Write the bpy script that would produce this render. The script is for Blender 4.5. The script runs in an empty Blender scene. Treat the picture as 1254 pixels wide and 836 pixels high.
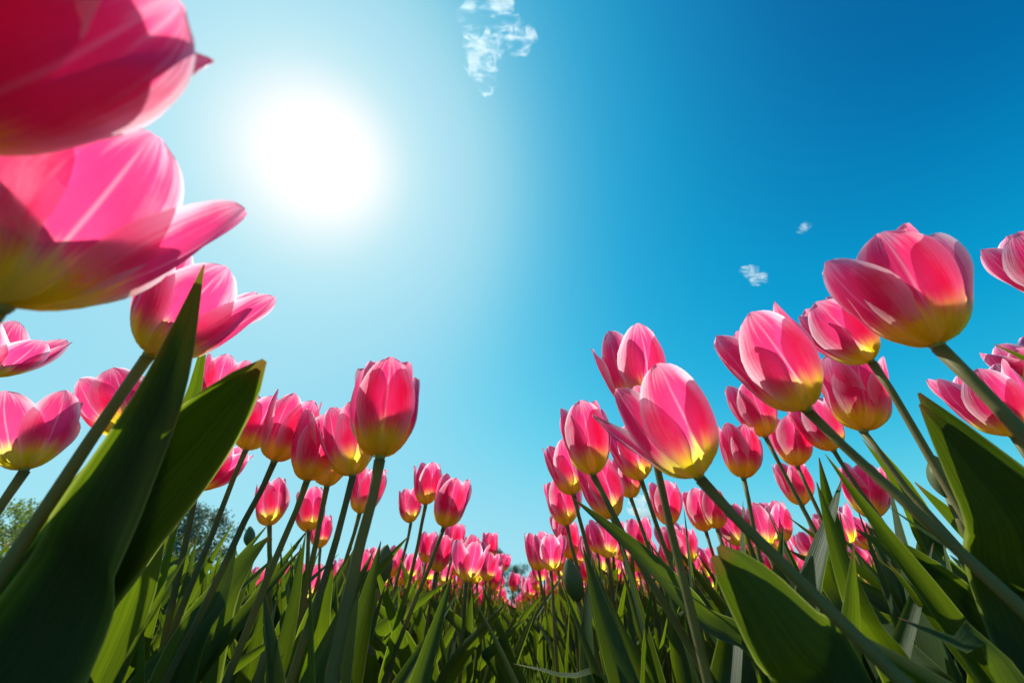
import bpy, math, random
import numpy as np
from mathutils import Vector, Matrix, Euler

random.seed(11)
R = math.radians
scene = bpy.context.scene
COL = scene.collection

# ------------------------------------------------------------------ camera
F, PITCH, CAMZ = 453.0, R(36.2), 0.285
cam_d = bpy.data.cameras.new('camera')
cam = bpy.data.objects.new('camera', cam_d)
COL.objects.link(cam)
scene.camera = cam
cam_d.sensor_width = 36
cam_d.lens = F / 1254 * 36
cam_d.clip_start = 0.005
cam_d.clip_end = 6000
cam.location = (0, 0, CAMZ)
cam.rotation_euler = (R(90) + PITCH, 0, 0)
cam_d.dof.use_dof = True
cam_d.dof.focus_distance = 0.36
cam_d.dof.aperture_fstop = 7.1
CAM = Vector((0, 0, CAMZ))


def ray(u, v):
    x, y = (u - 627) / F, (418 - v) / F
    return Vector((x, math.cos(PITCH) - math.sin(PITCH) * y, math.sin(PITCH) + math.cos(PITCH) * y))


def at(u, v, d):
    return CAM + ray(u, v) * d


def proj(p):
    q = Vector(p) - CAM
    d = q.y * math.cos(PITCH) + q.z * math.sin(PITCH)
    yy = -q.y * math.sin(PITCH) + q.z * math.cos(PITCH)
    if d < 1e-4:
        return None
    return 627 + F * q.x / d, 418 - F * yy / d, d


# ------------------------------------------------------------------ world and sun
SUN = ray(390, 195).normalized()
world = bpy.data.worlds.new('World')
scene.world = world
world.use_nodes = True
nt = world.node_tree
bg = nt.nodes['Background']
sky = nt.nodes.new('ShaderNodeTexSky')
sky.sky_type = 'NISHITA'
sky.sun_disc = False
sky.sun_elevation = math.asin(SUN.z)
sky.sun_rotation = math.atan2(SUN.x, SUN.y)


def vmath(tree, op, a, b=None):
    n = tree.nodes.new('ShaderNodeVectorMath')
    n.operation = op
    for i, x in enumerate((a, b)):
        if x is None:
            continue
        if hasattr(x, 'links'):
            tree.links.new(x, n.inputs[i])
        elif op == 'SCALE' and i == 1:
            n.inputs['Scale'].default_value = x
        else:
            n.inputs[i].default_value = x
    return n.outputs['Value'] if op == 'DOT_PRODUCT' else n.outputs[0]


def fmath(tree, op, a, b=None, c=None, clamp=False):
    n = tree.nodes.new('ShaderNodeMath')
    n.operation = op
    n.use_clamp = clamp
    for i, x in enumerate((a, b, c)):
        if x is None:
            continue
        if hasattr(x, 'links'):
            tree.links.new(x, n.inputs[i])
        else:
            n.inputs[i].default_value = x
    return n.outputs[0]


# the sky model's radiance, developed with the strong film-like contrast of the photograph
s1 = vmath(nt, 'SCALE', sky.outputs[0], 0.1 / 1.5)
cur = nt.nodes.new('ShaderNodeRGBCurve')
nt.links.new(s1, cur.inputs['Color'])
cm = cur.mapping
cm.use_clip = False
CURVES = [
    [(0, 0), (.095, .0), (.13, .002), (.16, .015), (.19, .045), (.23, .10), (.27, .165), (.32, .24), (.38, .295), (.45, .335), (.7, .40), (.8, .43), (1.5, .8)],
    [(0, 0), (.149, .14), (.165, .215), (.19, .31), (.225, .39), (.26, .46), (.30, .54), (.35, .62), (.40, .67), (.45, .70), (.65, .765), (.78, .79), (1.5, 1.0)],
    [(0, 0), (.265, .38), (.29, .49), (.33, .61), (.37, .68), (.41, .73), (.47, .79), (.54, .84), (.64, .88), (.84, .90), (1.5, 1.0)]]
for ci, pts in enumerate(CURVES):
    c = cm.curves[ci]
    while len(c.points) > 2:
        c.points.remove(c.points[1])
    ps = [(a / 1.5, b / 1.5) for a, b in pts]
    c.points[0].location = ps[0]
    c.points[-1].location = ps[-1]
    for p in ps[1:-1]:
        c.points.new(*p)
    for p in c.points:
        p.handle_type = 'VECTOR'
cm.update()
EXPO = 0.4
s2 = vmath(nt, 'SCALE', cur.outputs['Color'], 15.0 / 2 ** EXPO)
tc = nt.nodes.new('ShaderNodeTexCoord')
dn = vmath(nt, 'NORMALIZE', tc.outputs['Generated'])
dt = vmath(nt, 'DOT_PRODUCT', dn, tuple(SUN))
th = fmath(nt, 'SQRT', fmath(nt, 'MULTIPLY', fmath(nt, 'MAXIMUM', fmath(nt, 'SUBTRACT', 1.0, dt), 0.0), 2.0))
q = fmath(nt, 'MULTIPLY', th, 57.3 / 6.6)
g1 = fmath(nt, 'MULTIPLY', fmath(nt, 'EXPONENT', fmath(nt, 'MULTIPLY', fmath(nt, 'MULTIPLY', q, q), -1.0)), 1.35)
g2 = fmath(nt, 'MULTIPLY', fmath(nt, 'EXPONENT', fmath(nt, 'MULTIPLY', th, -57.3 / 11)), .50)
gg = fmath(nt, 'ADD', g1, g2, clamp=True)
aur = nt.nodes.new('ShaderNodeMix')
aur.data_type = 'RGBA'
nt.links.new(gg, aur.inputs['Factor'])
nt.links.new(s2, aur.inputs[6])
w_ = 10.6 / 2 ** EXPO
aur.inputs[7].default_value = (w_, w_, w_, 1)
nt.links.new(aur.outputs[2], bg.inputs['Color'])
bg.inputs['Strength'].default_value = 0.1

sun_d = bpy.data.lights.new('sun', 'SUN')
sun_d.energy = 5.0
sun_d.angle = R(0.53)
sun_d.color = (1.0, 0.95, 0.86)
sun = bpy.data.objects.new('sun', sun_d)
COL.objects.link(sun)
sun.rotation_euler = SUN.to_track_quat('Z', 'Y').to_euler()

vs = scene.view_settings
vs.view_transform = 'Standard'
vs.look = 'None'
vs.exposure = EXPO
vs.gamma = 1.0
vs.use_curve_mapping = False
cy = scene.cycles
cy.use_denoising = True
cy.max_bounces = 12
cy.diffuse_bounces = 7
cy.transmission_bounces = 8
cy.transparent_max_bounces = 12
cy.volume_bounces = 1
cy.sample_clamp_indirect = 8


# ------------------------------------------------------------------ materials
def newmat(name):
    m = bpy.data.materials.new(name)
    m.use_nodes = True
    t = m.node_tree
    t.nodes.clear()
    out = t.nodes.new('ShaderNodeOutputMaterial')
    return m, t, out


def rgb(t, c):
    n = t.nodes.new('ShaderNodeRGB')
    n.outputs[0].default_value = (*c, 1)
    return n.outputs[0]


def mixc(t, f, a, b, mode='MIX'):
    n = t.nodes.new('ShaderNodeMix')
    n.data_type = 'RGBA'
    n.blend_type = mode
    for sock, x in ((n.inputs['Factor'], f), (n.inputs[6], a), (n.inputs[7], b)):
        if hasattr(x, 'links'):
            t.links.new(x, sock)
        elif isinstance(x, tuple):
            sock.default_value = (*x, 1)
        else:
            sock.default_value = x
    return n.outputs[2]


def smooth(t, x, lo, hi, a=0.0, b=1.0):
    n = t.nodes.new('ShaderNodeMapRange')
    n.interpolation_type = 'SMOOTHSTEP'
    t.links.new(x, n.inputs['Value'])
    for k, q in (('From Min', lo), ('From Max', hi), ('To Min', a), ('To Max', b)):
        n.inputs[k].default_value = q
    return n.outputs[0]


def noise(t, vec, scale, detail=3, rough=.55):
    n = t.nodes.new('ShaderNodeTexNoise')
    n.inputs['Scale'].default_value = scale
    n.inputs['Detail'].default_value = detail
    n.inputs['Roughness'].default_value = rough
    if vec is not None:
        t.links.new(vec, n.inputs['Vector'])
    return n.outputs['Fac']


def leafy_shader(t, out, col_r, col_t, trans, rough, spec, bump=None, bstr=.2, bdist=.001):
    p = t.nodes.new('ShaderNodeBsdfPrincipled')
    t.links.new(col_r, p.inputs['Base Color'])
    p.inputs['Roughness'].default_value = rough
    p.inputs['Specular IOR Level'].default_value = spec
    tr = t.nodes.new('ShaderNodeBsdfTranslucent')
    t.links.new(col_t, tr.inputs['Color'])
    mx = t.nodes.new('ShaderNodeMixShader')
    mx.inputs[0].default_value = trans
    t.links.new(p.outputs[0], mx.inputs[1])
    t.links.new(tr.outputs[0], mx.inputs[2])
    t.links.new(mx.outputs[0], out.inputs['Surface'])
    if bump is not None:
        b = t.nodes.new('ShaderNodeBump')
        b.inputs['Strength'].default_value = bstr
        b.inputs['Distance'].default_value = bdist
        t.links.new(bump, b.inputs['Height'])
        t.links.new(b.outputs[0], p.inputs['Normal'])
        t.links.new(b.outputs[0], tr.inputs['Normal'])
    return mx


def petal_material():
    m, t, out = newmat('petal')
    uv = t.nodes.new('ShaderNodeUVMap').outputs[0]
    sx = t.nodes.new('ShaderNodeSeparateXYZ')
    t.links.new(uv, sx.inputs[0])
    U, V = sx.outputs[0], sx.outputs[1]
    oi = t.nodes.new('ShaderNodeObjectInfo')
    rnd = oi.outputs['Random']
    s = fmath(t, 'ABSOLUTE', fmath(t, 'SUBTRACT', fmath(t, 'MULTIPLY', U, 2.0), 1.0))
    # fine streaks running along the petal
    cb = t.nodes.new('ShaderNodeCombineXYZ')
    t.links.new(fmath(t, 'MULTIPLY', U, 26.0), cb.inputs[0])
    t.links.new(fmath(t, 'MULTIPLY', V, 1.6), cb.inputs[1])
    t.links.new(fmath(t, 'MULTIPLY', rnd, 40.0), cb.inputs[2])
    streak = noise(t, cb.outputs[0], 1.0, 4, .6)
    cb2 = t.nodes.new('ShaderNodeCombineXYZ')
    t.links.new(fmath(t, 'MULTIPLY', U, 3.0), cb2.inputs[0])
    t.links.new(fmath(t, 'MULTIPLY', V, 3.0), cb2.inputs[1])
    t.links.new(fmath(t, 'MULTIPLY', rnd, 77.0), cb2.inputs[2])
    blot = noise(t, cb2.outputs[0], 1.3, 3, .5)
    st = fmath(t, 'MULTIPLY', fmath(t, 'SUBTRACT', streak, .5), .55)
    # deep flame up the middle, pale rim
    edge = fmath(t, 'ADD', fmath(t, 'ADD', s, st), fmath(t, 'MULTIPLY', fmath(t, 'SUBTRACT', blot, .5), .5))
    pale = smooth(t, edge, .40, .98)
    tipf = smooth(t, fmath(t, 'ADD', V, st), .80, 1.08)
    palef = fmath(t, 'MAXIMUM', pale, fmath(t, 'MULTIPLY', tipf, .7))
    rib = fmath(t, 'MULTIPLY', smooth(t, s, .0, .05, 1, 0), .35)
    palef = fmath(t, 'MAXIMUM', palef, rib)
    deep = mixc(t, blot, (.66, .025, .17), (.74, .06, .25))
    pink = mixc(t, palef, deep, (.88, .48, .62))
    rim = fmath(t, 'MULTIPLY', smooth(t, fmath(t, 'ADD', s, fmath(t, 'MULTIPLY', st, .3)), .84, 1.0), .8)  # pale margin, whitened further to paint in the edge glow
    pink = mixc(t, rim, pink, (.92, .72, .78))
    yel = smooth(t, fmath(t, 'ADD', fmath(t, 'ADD', V, fmath(t, 'MULTIPLY', st, .5)), fmath(t, 'MULTIPLY', s, .10)), .22, .42, 1, 0)
    col = mixc(t, yel, pink, (.95, .74, .04))
    deep_t = mixc(t, blot, (.93, .03, .19), (.96, .085, .28))
    pink_t = mixc(t, palef, deep_t, (.97, .60, .72))
    pink_t = mixc(t, rim, pink_t, (1.0, .84, .88))
    yw = smooth(t, fmath(t, 'ADD', V, fmath(t, 'MULTIPLY', st, .4)), .28, .46, 1, 0)
    pink_t = mixc(t, fmath(t, 'MULTIPLY', yw, .6), pink_t, (1.0, .66, .40))
    col_t = mixc(t, yel, pink_t, (1.0, .95, .10))
    mx = leafy_shader(t, out, col, col_t, .72, .45, .25, streak, .45, .0011)
    # thin tissue: part of the light goes straight through, tinted
    tp = t.nodes.new('ShaderNodeBsdfTransparent')
    t.links.new(col_t, tp.inputs['Color'])
    m2 = t.nodes.new('ShaderNodeMixShader')
    m2.inputs[0].default_value = .04
    t.links.new(mx.outputs[0], m2.inputs[1])
    t.links.new(tp.outputs[0], m2.inputs[2])
    t.links.new(m2.outputs[0], out.inputs['Surface'])
    return m


def leaf_material(name='leaf', redtip=True):
    m, t, out = newmat(name)
    uv = t.nodes.new('ShaderNodeUVMap').outputs[0]
    sx = t.nodes.new('ShaderNodeSeparateXYZ')
    t.links.new(uv, sx.inputs[0])
    U, V = sx.outputs[0], sx.outputs[1]
    rnd = t.nodes.new('ShaderNodeObjectInfo').outputs['Random']
    cb = t.nodes.new('ShaderNodeCombineXYZ')
    t.links.new(fmath(t, 'MULTIPLY', U, 30.0), cb.inputs[0])
    t.links.new(fmath(t, 'MULTIPLY', V, 1.2), cb.inputs[1])
    t.links.new(fmath(t, 'MULTIPLY', rnd, 40.0), cb.inputs[2])
    vein = noise(t, cb.outputs[0], 1.0, 4, .6)
    cb2 = t.nodes.new('ShaderNodeCombineXYZ')
    t.links.new(fmath(t, 'MULTIPLY', U, 2.5), cb2.inputs[0])
    t.links.new(fmath(t, 'MULTIPLY', V, 6.0), cb2.inputs[1])
    t.links.new(fmath(t, 'MULTIPLY', rnd, 31.0), cb2.inputs[2])
    blot = noise(t, cb2.outputs[0], 1.5, 4, .6)
    s = fmath(t, 'ABSOLUTE', fmath(t, 'SUBTRACT', fmath(t, 'MULTIPLY', U, 2.0), 1.0))
    a = mixc(t, blot, (.026, .046, .015), (.052, .082, .022))
    a = mixc(t, fmath(t, 'MULTIPLY', rnd, .4), a, (.045, .095, .022))
    a = mixc(t, fmath(t, 'MULTIPLY', smooth(t, vein, .35, .7), .6), a, (.025, .06, .022))
    a = mixc(t, fmath(t, 'MULTIPLY', smooth(t, s, .93, 1.0), .6), a, (.16, .20, .08))  # rim highlight painted into the edge colour
    b = mixc(t, blot, (.115, .185, .004), (.20, .285, .006))
    b = mixc(t, fmath(t, 'MULTIPLY', smooth(t, vein, .4, .7), .65), b, (.05, .11, .004))
    b = mixc(t, smooth(t, s, .0, .06, .5, 0), b, (.05, .09, .005))
    b = mixc(t, fmath(t, 'MULTIPLY', smooth(t, s, .9, 1.0), .8), b, (.45, .55, .10))  # same bright rim painted into the transmitted colour
    wear = smooth(t, blot, .66, .74)
    a = mixc(t, fmath(t, 'MULTIPLY', wear, .5), a, (.09, .10, .04))
    if redtip:
        tip = smooth(t, V, .965, 1.0)
        a = mixc(t, fmath(t, 'MULTIPLY', tip, .55), a, (.25, .06, .05))
        b = mixc(t, fmath(t, 'MULTIPLY', tip, .5), b, (.4, .12, .05))
    leafy_shader(t, out, a, b, .44, .48, .28, vein, .4, .0009)
    return m


def stem_material():
    m, t, out = newmat('stem')
    tcn = t.nodes.new('ShaderNodeTexCoord')
    n = noise(t, tcn.outputs['Object'], 60, 4)
    a = mixc(t, n, (.14, .145, .05), (.24, .21, .08))
    b = mixc(t, n, (.22, .24, .03), (.34, .30, .05))
    leafy_shader(t, out, a, b, .45, .55, .3, n, .5, .0012)
    return m


def plain_material(name, c1, c2, scale, rough=.8, bstr=.3, bdist=.01, trans=0.0, ct=None):
    m, t, out = newmat(name)
    tcn = t.nodes.new('ShaderNodeTexCoord')
    n = noise(t, tcn.outputs['Object'], scale, 5, .6)
    a = mixc(t, smooth(t, n, .3, .7), c1, c2)
    leafy_shader(t, out, a, rgb(t, ct or c2), trans, rough, .3, n, bstr, bdist)
    return m


PETAL, LEAF, STEM = petal_material(), leaf_material(), stem_material()
PISTIL = plain_material('pistil', (.35, .38, .10), (.5, .45, .12), 300, .5, .2, .0005, .2)
ANTHER = plain_material('anther', (.10, .06, .03), (.3, .2, .05), 400, .8)
BUDM = plain_material('bud_skin', (.07, .13, .05), (.16, .17, .09), 60, .4, .2, .0006, .3, (.25, .3, .05))
SOIL = plain_material('soil', (.035, .055, .018), (.07, .06, .035), 9, .95, .8, .03)
GRASS = plain_material('grass_blade', (.04, .09, .02), (.08, .14, .03), 14, .5, 0, .001, .45, (.2, .34, .03))
BARK = plain_material('bark', (.06, .05, .04), (.11, .09, .07), 3, .9, .6, .05)
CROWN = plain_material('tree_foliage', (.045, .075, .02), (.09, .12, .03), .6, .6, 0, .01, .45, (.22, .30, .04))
CROWN_HAZY = plain_material('hazy_tree_foliage', (.12, .17, .15), (.17, .22, .19), .4, .6, 0, .01, .3, (.12, .17, .07))  # distance haze painted in as a paler, bluish foliage colour


# ------------------------------------------------------------------ mesh helpers
def mesh_from(name, verts, faces, mat, uvs=None, smooth_shade=True):
    me = bpy.data.meshes.new(name)
    me.from_pydata([tuple(v) for v in verts], [], faces)
    if uvs is not None:
        lay = me.uv_layers.new(name='UVMap')
        idx = np.zeros(len(me.loops), dtype=np.int32)
        me.loops.foreach_get('vertex_index', idx)
        lay.data.foreach_set('uv', np.array(uvs, dtype=np.float32)[idx].ravel())
    if smooth_shade:
        me.polygons.foreach_set('use_smooth', [True] * len(me.polygons))
    me.materials.append(mat)
    me.update()
    return me


def obj(name, me, parent=None):
    o = bpy.data.objects.new(name, me)
    COL.objects.link(o)
    o.parent = parent
    return o


def thing(name, label, cat, loc=(0, 0, 0), group=None):
    o = bpy.data.objects.new(name, None)
    o.empty_display_size = .02
    COL.objects.link(o)
    o.location = loc
    o['label'] = label
    o['category'] = cat
    if group:
        o['group'] = group
    return o


def grid_faces(nu, nv, off=0):
    return [(off + j * nu + i, off + j * nu + i + 1, off + (j + 1) * nu + i + 1, off + (j + 1) * nu + i)
            for j in range(nv - 1) for i in range(nu - 1)]


def lerp_table(tab, x):
    xs = [a for a, b in tab]
    ys = [b for a, b in tab]
    return float(np.interp(x, xs, ys))


def tube_data(pts, radii, n=8, cap=True):
    """verts and faces of a tube along pts"""
    verts, faces = [], []
    up = Vector((0.3, 1, 0.1)).normalized()
    for i, p in enumerate(pts):
        tan = (pts[min(i + 1, len(pts) - 1)] - pts[max(i - 1, 0)]).normalized()
        a = tan.cross(up).normalized()
        b = tan.cross(a)
        for k in range(n):
            w = 2 * math.pi * k / n
            verts.append(p + (a * math.cos(w) + b * math.sin(w)) * radii[i])
    for i in range(len(pts) - 1):
        for k in range(n):
            faces.append((i * n + k, i * n + (k + 1) % n, (i + 1) * n + (k + 1) % n, (i + 1) * n + k))
    if cap:
        faces.append(tuple(range(n - 1, -1, -1)))
        faces.append(tuple((len(pts) - 1) * n + k for k in range(n)))
    return verts, faces


# ------------------------------------------------------------------ petals and blooms
WTAB = [(0, .17), (.08, .32), (.18, .54), (.32, .80), (.48, .98), (.58, 1.0), (.70, .93), (.80, .77), (.88, .61), (.94, .45), (.98, .28), (1, .10)]
THTAB = [(0, 80), (.08, 60), (.18, 33), (.30, 15), (.45, 5), (.65, -4), (.85, -10), (1, -12)]


def petal_data(rng, open_=0.0, az=0.0, inner=False, nu=11, nv=18, W=.345, curl=0.0, length=1.0, soft=1.0, tab=None):
    """petal with its foot near the origin; bloom axis = +z; unit length"""
    ts = [1 - (1 - j / (nv - 1)) ** 1.25 for j in range(nv)]
    # centre line
    N = 60
    r, z = (.035 if inner else .045), 0.0
    line = [(r, z)]
    bend = rng.uniform(-4, 5)
    for k in range(N):
        t = (k + .5) / N
        th = lerp_table(THTAB, t) * (1 if t < .4 else soft) + open_ * 62 * min(1, t / .55) ** .8 + bend * t + curl * max(0, t - .72) * 260
        th = R(min(th, 120))
        r += math.sin(th) / N
        z += math.cos(th) / N
        line.append((r, z))
    verts, uvs = [], []
    ph = rng.uniform(0, 6.28)
    ph2 = rng.uniform(0, 6.28)
    wav = rng.uniform(.006, .014)
    asym = rng.uniform(-.05, .05)
    fold = rng.uniform(.0, .03)
    for t in ts:
        q = t * N
        i = min(int(q), N - 1)
        f = q - i
        rr = line[i][0] * (1 - f) + line[i + 1][0] * f
        zz = line[i][1] * (1 - f) + line[i + 1][1] * f
        tr, tz = line[i + 1][0] - line[i][0], line[i + 1][1] - line[i][1]
        L = math.hypot(tr, tz)
        tr, tz = tr / L, tz / L
        nr, nz = -tz, tr            # inward normal
        w = W * np.interp(t, [a for a, b in (tab or WTAB)], [b for a, b in (tab or WTAB)]) * (.94 if inner else 1)
        rad = max(.13, min(rr, .34)) * (0.98 if inner else 1.06)
        for ii in range(nu):
            s = -1 + 2 * ii / (nu - 1)
            c = s * w
            ang = c / rad
            lat = math.sin(ang) * rad
            inn = (1 - math.cos(ang)) * rad * .92
            inn += fold * max(0, 1 - abs(s) * 5) * math.sin(math.pi * min(1, t * 1.1)) * .35   # midrib crease
            inn += wav * math.sin(5 * t * 2 + ph + 2 * s) * abs(s) * 1.3 + .006 * math.sin(9 * t + 6 * s + ph2)
            inn -= .035 * abs(s) ** 5 * math.sin(math.pi * t) * (0 if inner else 1)             # rim turned out
            zq = zz + nz * inn + asym * s * t * w - abs(s) ** 3 * .015 * t
            rq = rr + nr * inn
            x, y = rq, lat + asym * w * (t ** 2)
            ca, sa = math.cos(az), math.sin(az)
            verts.append((length * (x * ca - y * sa), length * (x * sa + y * ca), length * zq))
            uvs.append(((s + 1) / 2, t))
    return verts, grid_faces(nu, nv), uvs


def core_data(rng):
    """receptacle, pistil with three lobed stigma: one closed mesh"""
    pts = [Vector((0, 0, z)) for z in (-.035, -.01, .02, .05, .30, .36, .40, .41)]
    v, f = tube_data(pts, [.04, .048, .042, .036, .036, .042, .065, .03], 9)
    return v, f


def stamen_data(k):
    a = k * math.pi / 3 + .3
    pts = [Vector((math.cos(a) * r, math.sin(a) * r, z)) for r, z in ((.04, .04), (.08, .16), (.10, .2), (.105, .28), (.10, .36))]
    return tube_data(pts, [.012, .012, .022, .026, .008], 6)


ROUND = [(0, .17), (.08, .32), (.18, .54), (.32, .80), (.46, .97), (.58, 1.0), (.70, .96), (.80, .85), (.88, .70), (.94, .53), (.98, .34), (1, .14)]


def petal_meshes(seed, open_, hi=True, opens=None, curls=None, tab=None):
    rng = random.Random(seed)
    out = []
    nu, nv = (13, 22) if hi else (7, 10)
    for k in range(6):
        inner = k % 2 == 1
        o = open_ + rng.uniform(-.05, .05)
        if opens:
            o = opens[k]
        if inner:
            o = o * .85 - .01
        cu = curls[k] if curls else (rng.uniform(-.05, .12) if not inner else rng.uniform(-.05, .05))
        v, f, uv = petal_data(rng, o, k * math.pi / 3 + rng.uniform(-.07, .07), inner, nu, nv,
                              W=rng.uniform(.30, .345), curl=cu * .5, length=rng.uniform(.96, 1.04), tab=tab)
        out.append((v, f, uv))
    return out


def joined(parts, name, mat):
    V, Fc, UV = [], [], []
    for v, f, uv in parts:
        o = len(V)
        V += v
        Fc += [tuple(i + o for i in q) for q in f]
        UV += uv
    return mesh_from(name, V, Fc, mat, UV)


CORE_RNG = random.Random(1)
_cv, _cf = core_data(CORE_RNG)
CORE = mesh_from('pistil', _cv, _cf, PISTIL)
STAMENS = [mesh_from('stamen', *stamen_data(k), ANTHER) for k in range(6)]


# ------------------------------------------------------------------ leaves
LTAB = [(0, .42), (.12, .62), (.3, .92), (.45, 1.0), (.6, .93), (.75, .70), (.87, .42), (.95, .19), (1, .02)]


def catmull(P, n):
    P = [Vector(p) for p in P]
    P = [P[0] * 2 - P[1]] + P + [P[-1] * 2 - P[-2]]
    out = []
    segs = len(P) - 3
    for k in range(n):
        x = k / (n - 1) * segs
        i = min(int(x), segs - 1)
        t = x - i
        p0, p1, p2, p3 = P[i:i + 4]
        out.append(.5 * ((2 * p1) + (p2 - p0) * t + (2 * p0 - 5 * p1 + 4 * p2 - p3) * t * t + (3 * p1 - p0 - 3 * p2 + p3) * t ** 3))
    # even arc length
    d = [0]
    for a, b in zip(out, out[1:]):
        d.append(d[-1] + (b - a).length)
    res = []
    for k in range(n):
        x = d[-1] * k / (n - 1)
        j = max(1, next((q for q in range(len(d)) if d[q] >= x - 1e-9), len(d) - 1))
        f = (x - d[j - 1]) / max(1e-9, d[j] - d[j - 1])
        res.append(out[j - 1].lerp(out[j], f))
    return res


def leaf_mesh(spine, half, normal, cup=.5, twist=0.0, nu=9, nv=26, seed=0, name='leaf', tab=None, roll=0.0):
    """spine points, half width, face normal hint (inner, concave side), cup = how far the rims rise"""
    rng = random.Random(seed)
    pts = catmull(spine, nv)
    verts, uvs = [], []
    n0 = Vector(normal).normalized()
    ph = rng.uniform(0, 6.28)
    wv = rng.uniform(.04, .10)
    for j, p in enumerate(pts):
        t = j / (nv - 1)
        tan = (pts[min(j + 1, nv - 1)] - pts[max(j - 1, 0)]).normalized()
        n = (n0 - tan * n0.dot(tan)).normalized()
        n = Matrix.Rotation(twist * t, 3, tan) @ n
        side = tan.cross(n).normalized()
        w = half * np.interp(t, [a for a, b in (tab or LTAB)], [b for a, b in (tab or LTAB)])
        cu = cup * (1.25 - .6 * t)
        for i in range(nu):
            s = -1 + 2 * i / (nu - 1)
            a = s * cu * 1.35
            lat = math.sin(a) / max(cu * 1.35, .05) if cu > .05 else s
            up = (1 - math.cos(a)) / max(cu * 1.35, .05) if cu > .05 else 0
            up += .10 * max(0, 1 - abs(s) * 4) * -1 * (1 - t * .5)
            up += wv * math.sin(t * 9 + ph + s * 1.6) * s * abs(s)
            verts.append(p + side * (lat * w) + n * (up * w + roll * half * abs(s) ** 3 * t))
            uvs.append(((s + 1) / 2, t))
    return mesh_from(name, verts, grid_faces(nu, nv), LEAF, uvs)


def make_leaf_variant(i, tall):
    rng = random.Random(500 + i)
    L = 1.0
    lean = rng.uniform(.08, .42)
    droop = rng.uniform(-.05, .16) * (1 if not tall else .4)
    sw = rng.uniform(-.16, .16)
    sp = [(0, 0, 0), (lean * .25, sw * .3, .33 * L), (lean * .62, sw, .66 * L), (lean * 1.15 + droop, sw * 1.6 + rng.uniform(-.1, .1), L * (1 - droop * .7))]
    return leaf_mesh(sp, (rng.uniform(.05, .085) if i < 12 else rng.uniform(.026, .048)), (-1, 0, .15), rng.uniform(.4, 1.15), rng.uniform(-1.3, 1.3), 7, 15, i)


LEAFV = [make_leaf_variant(i, i % 2) for i in range(24)]


# ------------------------------------------------------------------ hand placed tulips
def stem_foot(B, spx):
    """foot on the ground of a stem that passes behind picture point spx"""
    if spx is None:
        return Vector((B.x * 1.02, B.y * 1.05, 0))
    n = (B - CAM).cross(ray(*spx)).normalized()
    q = Vector((B.x, B.y, 0))
    k = n.dot(q - CAM)
    h = Vector((n.x, n.y, 0))
    if h.length < .12:
        return q
    g = q - h * (k / h.length_squared)
    d = g - q
    if d.length > .22:
        g = q + d * (.22 / d.length)
    return g


def solve_flower(b, tp, L, lift):
    rb, rt = ray(*b), ray(*tp)
    lo, hi = .01, 4.0
    for _ in range(60):
        m = (lo + hi) / 2
        d = (rt * (m + lift * L) - rb * m).length
        if d > L:
            hi = m
        else:
            lo = m
    m = (lo + hi) / 2
    return CAM + rb * m, CAM + rt * (m + lift * L), m


def frame_to(axis, facing):
    z = axis.normalized()
    x = (facing - z * facing.dot(z)).normalized()
    y = z.cross(x)
    return Matrix((x, y, z)).transposed()


def local_leaf(root, spine, half, normal, **kw):
    G = Vector(root.location)
    o = obj('leaf', leaf_mesh([Vector(p) - G for p in spine], half, normal, **kw), root)
    return o


LEAFLINE = [(0, 640), (180, 610), (250, 610), (300, 630), (420, 650), (500, 655), (560, 690), (640, 745), (700, 680), (760, 640), (850, 595), (950, 562), (1100, 545), (1254, 540)]


def leaf_len(x, y, lo=.27, hi=.375, rg=None):
    L = (rg or rng).uniform(lo, hi)
    while L > .16:
        q = proj((x, y, L * .95))
        if q is None or q[1] > np.interp(q[0], [a for a, b in LEAFLINE], [b for a, b in LEAFLINE]):
            break
        L -= .012
    return L


def leaf_v(u):
    return float(np.interp(u, [a for a, b in LEAFLINE], [b for a, b in LEAFLINE]))


TIPS = []
for me_ in LEAFV:
    nv_ = 15
    TIPS.append([me_.vertices[j_ * 7 + 3].co.copy() for j_ in (5, 8, 11, 14)])


def add_fill_leaf(root, ang, L, variant, tilt=0.0, base=Vector((0, 0, 0))):
    q = proj(root.location + Vector((0, 0, .2)))
    if q and ((q[2] < .9 and variant % 3) or (440 < q[0] < 760 and (variant % 2 or q[2] < .9))):
        variant = 12 + variant % 12          # slim blades close by and along the path
    variant %= len(LEAFV)
    for _try in range(14):      # keep the blade below the blooms and clear of the lens
        mt = Matrix.Rotation(ang, 3, 'Z') @ Matrix.Rotation(tilt, 3, 'Y')
        bad = near = False
        for c in TIPS[variant]:
            P = root.location + base + mt @ (c * L)
            if (P - CAM).length < .19:
                near = True
            q = proj(P)
            if q and -60 < q[0] < 1314 and q[1] < leaf_v(q[0]):
                bad = True
        if near:
            ang += .9
        elif bad:
            L *= .93
        else:
            break
    else:
        if near:
            L *= .5
    o = obj('leaf', LEAFV[variant], root)
    o.location = base + Vector((math.cos(ang), math.sin(ang), 0)) * .006
    o.rotation_euler = (0, tilt, ang)
    o.scale = (L, L, L)
    return o


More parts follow.
